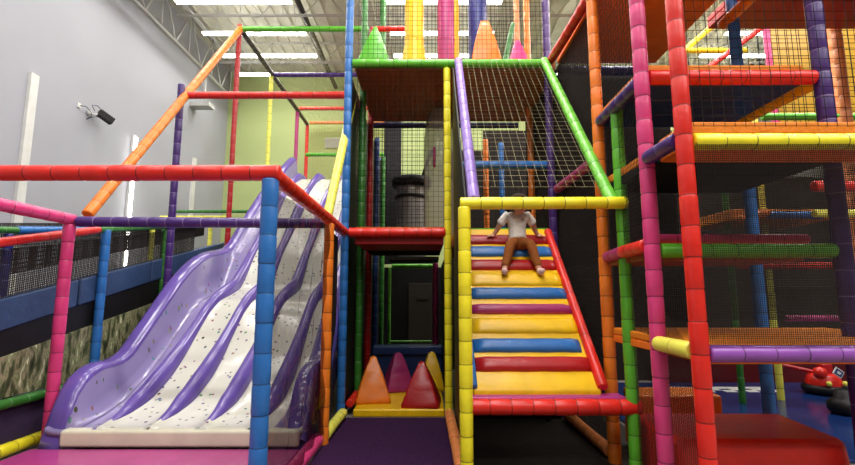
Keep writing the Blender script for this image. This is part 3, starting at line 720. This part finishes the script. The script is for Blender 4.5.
net('black side net between the pink and tall orange posts', [(1.56, 3.25, 2.5), (1.62, 4.16, 2.5), (1.62, 4.16, 4.6), (1.56, 3.25, 4.6)], .062, .002)
scrim('fine mesh screen between the yellow and purple front rails', [(1.58, 2.66, 1.15), (3.3, 2.66, 1.15), (3.3, 2.66, 2.32), (1.58, 2.66, 2.32)], .012, .0016)
scrim('fine mesh screen low between the green, pink and red posts', [(1.56, 2.75, .1), (1.62, 3.74, .1), (1.62, 3.74, 1.7), (1.56, 2.75, 1.05)], .03, .0016)
scrim('fine mesh screen between the green and pink posts at upper height', [(1.56, 3.25, 1.84), (1.62, 4.16, 1.84), (1.62, 4.16, 2.45), (1.56, 3.25, 2.45)], .03, .002)
scrim('fine mesh screen deep behind the orange mat deck', [(1.7, 4.25, 1.2), (4.6, 4.6, 1.2), (4.6, 4.6, 3.0), (1.7, 4.25, 3.0)], .022, .0038)
# inside the right tower
rail('orange and tan foam rail deep inside the right-hand tower', (4.0, 5.9, 2.38), (4.45, 6.0, 2.5), 'orange', .05)
rail('blue foam rail deep inside the right-hand tower', (4.45, 6.0, 2.46), (5.15, 6.0, 2.46), 'blue', .05)
rail('dim red foam rail deep inside the right-hand tower at mid height', (4.0, 6.0, 1.8), (5.3, 6.0, 1.8), 'red', .045)
rail('dim magenta foam rail deep inside the right-hand tower, low down', (4.55, 6.0, 1.13), (5.5, 6.0, 1.13), 'magenta', .04)
rail('short pinkish red rail right of the purple post', (3.3, 3.9, 2.35), (4.3, 3.9, 2.35), 'red', .045)
rail('short yellow rail right of the purple post', (3.7, 4.4, 2.2), (4.5, 4.4, 2.2), 'paleyellow', .04)
m_ = MB(); m_.box(4.0, 5.3, 6.05, 6.9, 2.4, 2.55)
tag(m_.build('padded_deck', M['orangemat'], bevel=.02, loc=(4.6, 6.5, 2.4)), 'small orange mat deck deep inside the right-hand tower', 'deck', 'padded play decks')
panel('added dark backing sheet that dims the right-hand play area', [(1.75, 8.1, 0), (8.6, 8.1, 0), (8.6, 8.1, 3.5), (1.75, 8.1, 3.5)], (0, .03, 0), 'darkbrown', group='black vinyl panels')  # sheet added to keep the background dim behind the mesh screens
panel('black vinyl sheet beside the upper part of the purple post, behind the tall orange post', [(1.7, 5.9, 1.8), (3.2, 5.9, 1.8), (3.2, 5.9, 4.34), (1.7, 5.9, 4.34)], (0, .02, 0), 'darkbrown', group='black vinyl panels')
panel('dark vinyl sheet on the right side of the deck behind the child', [(1.68, 5.85, 2.2), (1.68, 7.6, 2.2), (1.68, 7.6, 4.5), (1.68, 5.85, 4.5)], (.02, 0, 0), 'darkbrown', group='black vinyl panels')
rail('navy beam under the back edge of the large orange underside deck', (1.72, 5.78, 4.34), (2.95, 5.78, 4.34), 'navy', .06)
panel('ochre yellow vinyl panel in the bright background at the upper right', [(6.0, 7.7, 3.6), (8.4, 7.7, 3.6), (8.4, 7.7, 6.4), (6.0, 7.7, 6.4)], (0, .03, 0), 'dimyellow')
net('black net in front of the ochre vinyl panel at the upper right', [(5.6, 7.4, 3.6), (8.3, 7.4, 3.6), (8.3, 7.4, 6.4), (5.6, 7.4, 6.4)], .12, .006)
m_ = MB(); m_.box(3.8, 7.2, 7.8, 7.95, .0, .6)
tag(m_.build('padded_wall', M['dullred'], bevel=.03, loc=(5, 7.9, 0)), 'low dark red padded wall beyond the blue floor', 'padded wall')
m_ = MB(); m_.box(2.2, 8.8, 4.2, 7.75, 0, .03)
tag(m_.build('floor_mat', M['bluefloor'], bevel=.01, loc=(4, 6, 0)), 'glossy blue floor mat under the right-hand tower', 'mat')
m_ = MB()
for k in range(9):
    for j in range(3):
        if (k+j) % 2 == 0 or j == 2: m_.box(3.7+k*.16, 3.86+k*.16, 7.0+j*.12, 7.12+j*.12, .03, .036)
tag(m_.build('checker_strip', M['white'], loc=(4.3, 7.1, .03)), 'white checkered strip on the glossy blue floor', 'floor strip')
rail('dull red track rail curving along the edge of the blue floor', (3.9, 7.6, .7), (5.6, 6.95, .32), 'deepred', .03)
# big red pad and orange block
m_ = MB(); m_.hexa([(1.7, 3.28, 0), (2.9, 3.3, 0), (2.98, 4.1, 0), (1.7, 4.12, 0), (1.7, 3.32, .45), (2.86, 3.33, .45), (2.95, 4.08, .45), (1.7, 4.1, .45)])
o = m_.build('crash_pad', M['red'], bevel=.05, loc=(2.2, 3.5, 0)); tag(o, 'large glossy red crash pad on the floor behind the near red post', 'crash pad')
m_ = MB(); m_.box(1.9, 2.62, 4.3, 4.7, .03, .54)
tag(m_.build('foam_block', M['orange'], bevel=.02, loc=(2.3, 4.5, .03)), 'orange foam block behind the large red crash pad', 'foam block')
# little bumper car with a badge
bc = empty('bumper_car', (5.75, 6.9, .03), 'small red bumper car with a tilted blue and white badge', 'bumper car')
m_ = MB(); m_.lathe([(.001, .05), (.36, .05), (.42, .1), (.42, .2), (.36, .24), (.001, .24)], 5.75, 6.9, 28); m_.build('bumper_ring', M['black'], bc)
m_ = MB(); m_.lathe([(.34, .22), (.34, .34), (.3, .44), (.2, .48), (.001, .48)], 5.75, 6.9, 28); m_.build('body', M['red'], bc)
m_ = MB(); m_.box(5.74, 5.98, 6.85, 7.05, .45, .7); m_.build('seat_back', M['deepred'], bc, bevel=.04)
m_ = MB(); m_.lathe([(.001, .4), (.11, .44), (.14, .53), (.11, .62), (.001, .66)], 5.55, 6.72, 20); m_.build('headlight', M['red'], bc)
for dx in (-.16, .2):
    m_ = MB(); m_.lathe([(.001, .25), (.045, .27), (.055, .31), (.045, .35), (.001, .37)], 5.75+dx, 6.55, 14); m_.build('lamp', M['paleyellow'], bc)
m_ = MB(); m_.box(-.11, .11, -.012, .012, -.085, .085); o = m_.build('badge', M['white'], bc, bevel=.01); o.location = Vector((5.78, 6.5, .56))-bc.location; o.rotation_euler = (0, math.radians(35), 0)
m2 = MB(); m2.box(-.085, .085, -.018, -.012, -.062, .062); m2.build('badge_face', M['darkblue'], o).location = (0, 0, 0)
m2 = MB(); m2.box(-.045, .045, -.022, -.018, -.02, .026); m2.box(-.03, .03, -.022, -.018, -.032, -.02); m2.build('badge_mark', M['white'], o).location = (0, 0, 0)
bc.scale = (.62, .62, .62); bc.location.x -= .08
m_ = MB(); m_.lathe([(.001, .03), (.13, .03), (.17, .08), (.17, .16), (.13, .2), (.1, .22), (.09, .3), (.001, .31)], 4.95, 5.75, 24)
tag(m_.build('tyre_seat', M['black'], loc=(4.95, 5.75, .03)), 'black round rubber ring on the blue floor before the bumper car', 'rubber ring')
# upper right background
post('pink foam post in the bright background at the upper right', 5.6, 7.2, 3.6, 6.4, 'pink', .05)
post('yellow foam post in the bright background at the upper right', 5.15, 7.3, 3.6, 6.2, 'yellow', .05)
post('orange foam post in front of the yellow vinyl panel at the upper right', 5.5, 6.0, 0, 6.0, 'salmon', .05)
rail('yellow foam rail across the bright background behind the blue post', (4.0, 7.0, 5.3), (5.1, 7.0, 5.3), 'yellow', .045)
rail('yellow slanted foam rail in the bright background left of the blue post', (4.1, 7.1, 5.3), (4.8, 7.1, 5.9), 'yellow', .045)
rail('red slanted foam rail in the bright background right of the blue post', (4.2, 6.8, 4.8), (5.4, 6.8, 5.7), 'red', .045)
rail('green foam rail under the yellow vinyl panel at the upper right', (4.5, 6.0, 3.8), (6.0, 6.0, 3.8), 'green', .05)
net('pale net wall in the bright background at the upper right', [(3.4, 7.5, 3.6), (5.6, 7.5, 3.6), (5.6, 7.5, 6.6), (3.4, 7.5, 6.6)], .11, .004, 'net_light')

# ------------------------------------------------------------------ child
def skinobj(name, chains, mat, parent, lvl=2):
    """bmesh route: makes the skin layer explicitly, then bakes the result"""
    bm = bmesh.new(); lay = bm.verts.layers.skin.verify(); vl = []
    o0 = Vector(parent.location) if parent is not None else Vector((0, 0, 0))
    def get(p):
        for v in vl:
            if (v.co-(Vector(p[:3])-o0)).length < .001: return v
        v = bm.verts.new(Vector(p[:3])-o0); r = p[3]; v[lay].radius = r if isinstance(r, tuple) else (r, r)
        v[lay].use_root = (len(vl) == 0); vl.append(v); return v
    for ch in chains:
        pr = None
        for p in ch:
            v = get(p)
            if pr is not None and bm.edges.get((pr, v)) is None: bm.edges.new((pr, v))
            pr = v
    me = bpy.data.meshes.new(name); bm.to_mesh(me); bm.free()
    o = bpy.data.objects.new(name, me); C.objects.link(o)
    o.modifiers.new('skin', 'SKIN').use_smooth_shade = True
    sd = o.modifiers.new('sub', 'SUBSURF'); sd.levels = lvl; sd.render_levels = lvl
    bpy.context.view_layer.update()
    dg = bpy.context.evaluated_depsgraph_get()
    me2 = bpy.data.meshes.new_from_object(o.evaluated_get(dg)); o.modifiers.clear(); o.data = me2
    me2.materials.clear(); me2.materials.append(M[mat])
    for p_ in me2.polygons: p_.use_smooth = True
    if parent is not None: o.parent = parent
    return o
cx = 1.02
kid_loc = Vector((cx, 5.3, 1.96))
pel = (cx, 5.30, 2.06, .065)
spine = [pel, (cx, 5.315, 2.14, .07), (cx, 5.315, 2.23, .075), (cx, 5.30, 2.31, .062), (cx, 5.275, 2.345, .035), (cx, 5.25, 2.355, .034)]
head = [(cx, 5.25, 2.385-.03, .034), (cx, 5.205-.04, 2.405-.06, .058), (cx, 5.185-.04, 2.455-.06, .088), (cx, 5.19-.04, 2.50-.06, .088), (cx, 5.205-.04, 2.54-.06, .062)]
chains = [spine, head]
for s in (-1, 1):
    hx = cx+(-.285 if s < 0 else .285)
    sh = (cx, 5.30, 2.31, .062); 
    chains.append([sh, (cx+s*.095, 5.305, 2.325, .038), (cx+s*.165, 5.33, 2.245, .03), (cx+s*.19, 5.375, 2.19, .026), (cx+s*.225, 5.395, 2.14, .02), (cx+s*.25, 5.385, 2.13, .021)])
    for k, (dx, dy) in enumerate(((.012, -.028), (.028, -.03), (.038, -.02), (.042, -.006))):
        L_ = (.9, 1.1, 1.0, .8)[k]
        chains.append([(cx+s*.25, 5.385, 2.13, .02), (cx+s*(.258+dx*.5), 5.385+dy*.5, 2.132, .0075), (cx+s*(.26+dx*L_), 5.385+dy*L_-.006, 2.121, .0065)])
    chains.append([(cx+s*.25, 5.385, 2.13, .02), (cx+s*.232, 5.365, 2.128, .0085), (cx+s*.228, 5.345, 2.122, .007)])
    ax = cx-.185 if s < 0 else cx+.135
    kx = cx-.105 if s < 0 else cx+.09
    chains.append([pel, (cx+s*.055, 5.27, 2.05, .058), (kx, 5.115, 2.02, .045), ((kx+ax)/2, 5.06, 1.885, .036), (ax, 5.005, 1.775, .026), (ax-.0, 4.985, 1.745, .028), (ax+s*.015, 4.925, 1.765, .02)])
kid = skinobj('person', [[(p[0], p[1], p[2], p[3]) for p in ch] for ch in chains], 'skin', None, 2)
tag(kid, 'small child in cream T-shirt and brown trousers sitting on the climbing ramp', 'person')
# origin to the seat
kid.data.transform(Matrix.Translation(-kid_loc)); kid.location = kid_loc
# shirt: torso, short sleeves
sh = [[(cx, 5.275, 2.05, .1), (cx, 5.30, 2.12, .09), (cx, 5.315, 2.23, .09), (cx, 5.30, 2.31, .076), (cx, 5.285, 2.345, .045)]]
for s in (-1, 1): sh.append([(cx, 5.30, 2.31, .074), (cx+s*.1, 5.305, 2.325, .05), (cx+s*.15, 5.322, 2.265, .047), (cx+s*.168, 5.335, 2.24, .046)])
shirt = skinobj('t_shirt', sh, 'shirt', kid); shirt['label'] = 'cream T-shirt'
tr = [[(cx, 5.31, 2.1, .08), (cx, 5.29, 2.05, .082)]]
for s in (-1, 1):
    ax = cx-.185 if s < 0 else cx+.135
    kx = cx-.105 if s < 0 else cx+.09
    tr.append([(cx, 5.29, 2.05, .082), (cx+s*.05, 5.245, 2.04, .062), (kx, 5.115, 2.02, .051), ((kx+ax)/2, 5.06, 1.885, .044), (ax, 5.012, 1.79, .038)])
o = skinobj('trousers', tr, 'trousers', kid); o['label'] = 'brown trousers'
for s in (-1, 1):
    ax = cx-.185 if s < 0 else cx+.135
    o = skinobj('sock', [[(ax, 5.008, 1.785, .03), (ax, 4.985, 1.745, .034), (ax+s*.008, 4.945, 1.755, .03), (ax+s*.016, 4.912, 1.768, .024)]], 'socks', kid); o['label'] = 'pale pink sock'
# hair cap, face
def blob(name, c, r, mat, parent, cut=None):
    m_ = MB(); n, k = 24, 14; vs = []; fs = []
    for j in range(k+1):
        ph = PI*j/k
        for i in range(n):
            th = 2*PI*i/n
            v = Vector((r[0]*math.sin(ph)*math.cos(th), r[1]*math.sin(ph)*math.sin(th), r[2]*math.cos(ph)))
            if cut: v = cut(v)
            vs.append(Vector(c)+v)
    for j in range(k):
        for i in range(n): fs.append((j*n+i, (j+1)*n+i, (j+1)*n+(i+1) % n, j*n+(i+1) % n))
    m_.add(vs, fs, True); return m_.build(name, M[mat], parent)
def hcut(v):
    if v.y < -.03 and v.z < .035: v = Vector((v.x, -.03+(v.y+.03)*.1, max(v.z, -.05)))
    return v
o = blob('hair', (cx, 5.175, 2.425), (.103, .105, .098), 'hair', kid, hcut); o['label'] = 'dark brown hair'
m_ = MB()
for s in (-1, 1):
    for q in range(4):
        x_ = cx+s*(.09+.006*q); m_.sweep([(x_, 5.16+.014*q, 2.43), (x_+s*.008, 5.15+.014*q, 2.38), (x_+s*.004, 5.14+.012*q, 2.335)], [.016, .012, .004], 6)
o = m_.build('hair_strands', M['hair'], kid)
for s in (-1, 1):
    blob('eye', (cx+s*.034, 5.068, 2.392), (.010, .006, .006), 'black', kid)
    blob('ear', (cx+s*.092, 5.16, 2.39), (.012, .018, .026), 'skin', kid)
blob('nose', (cx, 5.058, 2.372), (.011, .014, .013), 'skin', kid)
blob('mouth', (cx, 5.078, 2.345), (.018, .008, .006), 'lips', kid)
kid.scale = (1.15, 1.15, 1.15); kid.location = (cx, 5.245, 1.905)
m_ = MB(); m_.box(cx+.025, cx+.055, 5.213, 5.222, 2.265, 2.285); o = m_.build('chest_print', M['shirtprint'], shirt); o.location = -kid_loc

# ------------------------------------------------------------------ camera, world, view
cam = bpy.data.cameras.new('camera'); co = bpy.data.objects.new('camera', cam); C.objects.link(co)
co.location = (0, 0, 1.43); co.rotation_euler = (math.radians(90+7.6), 0, 0)
cam.sensor_width = 36; cam.lens = 466/855*36; cam.clip_start = .02; cam.clip_end = 100
S.camera = co
w = bpy.data.worlds.new('world'); S.world = w; w.use_nodes = True
w.node_tree.nodes['Background'].inputs['Color'].default_value = (.8, .85, 1, 1)
w.node_tree.nodes['Background'].inputs['Strength'].default_value = .1
vs_ = S.view_settings; S.display_settings.display_device = 'sRGB'
vs_.view_transform = 'Standard'; vs_.look = 'None'; vs_.gamma = 1; vs_.exposure = .02; vs_.use_curve_mapping = False
S.cycles.use_denoising = True
S.cycles.max_bounces = 8; S.cycles.transparent_max_bounces = 16
S.cycles.use_fast_gi = False
S.cycles.sample_clamp_indirect = 6
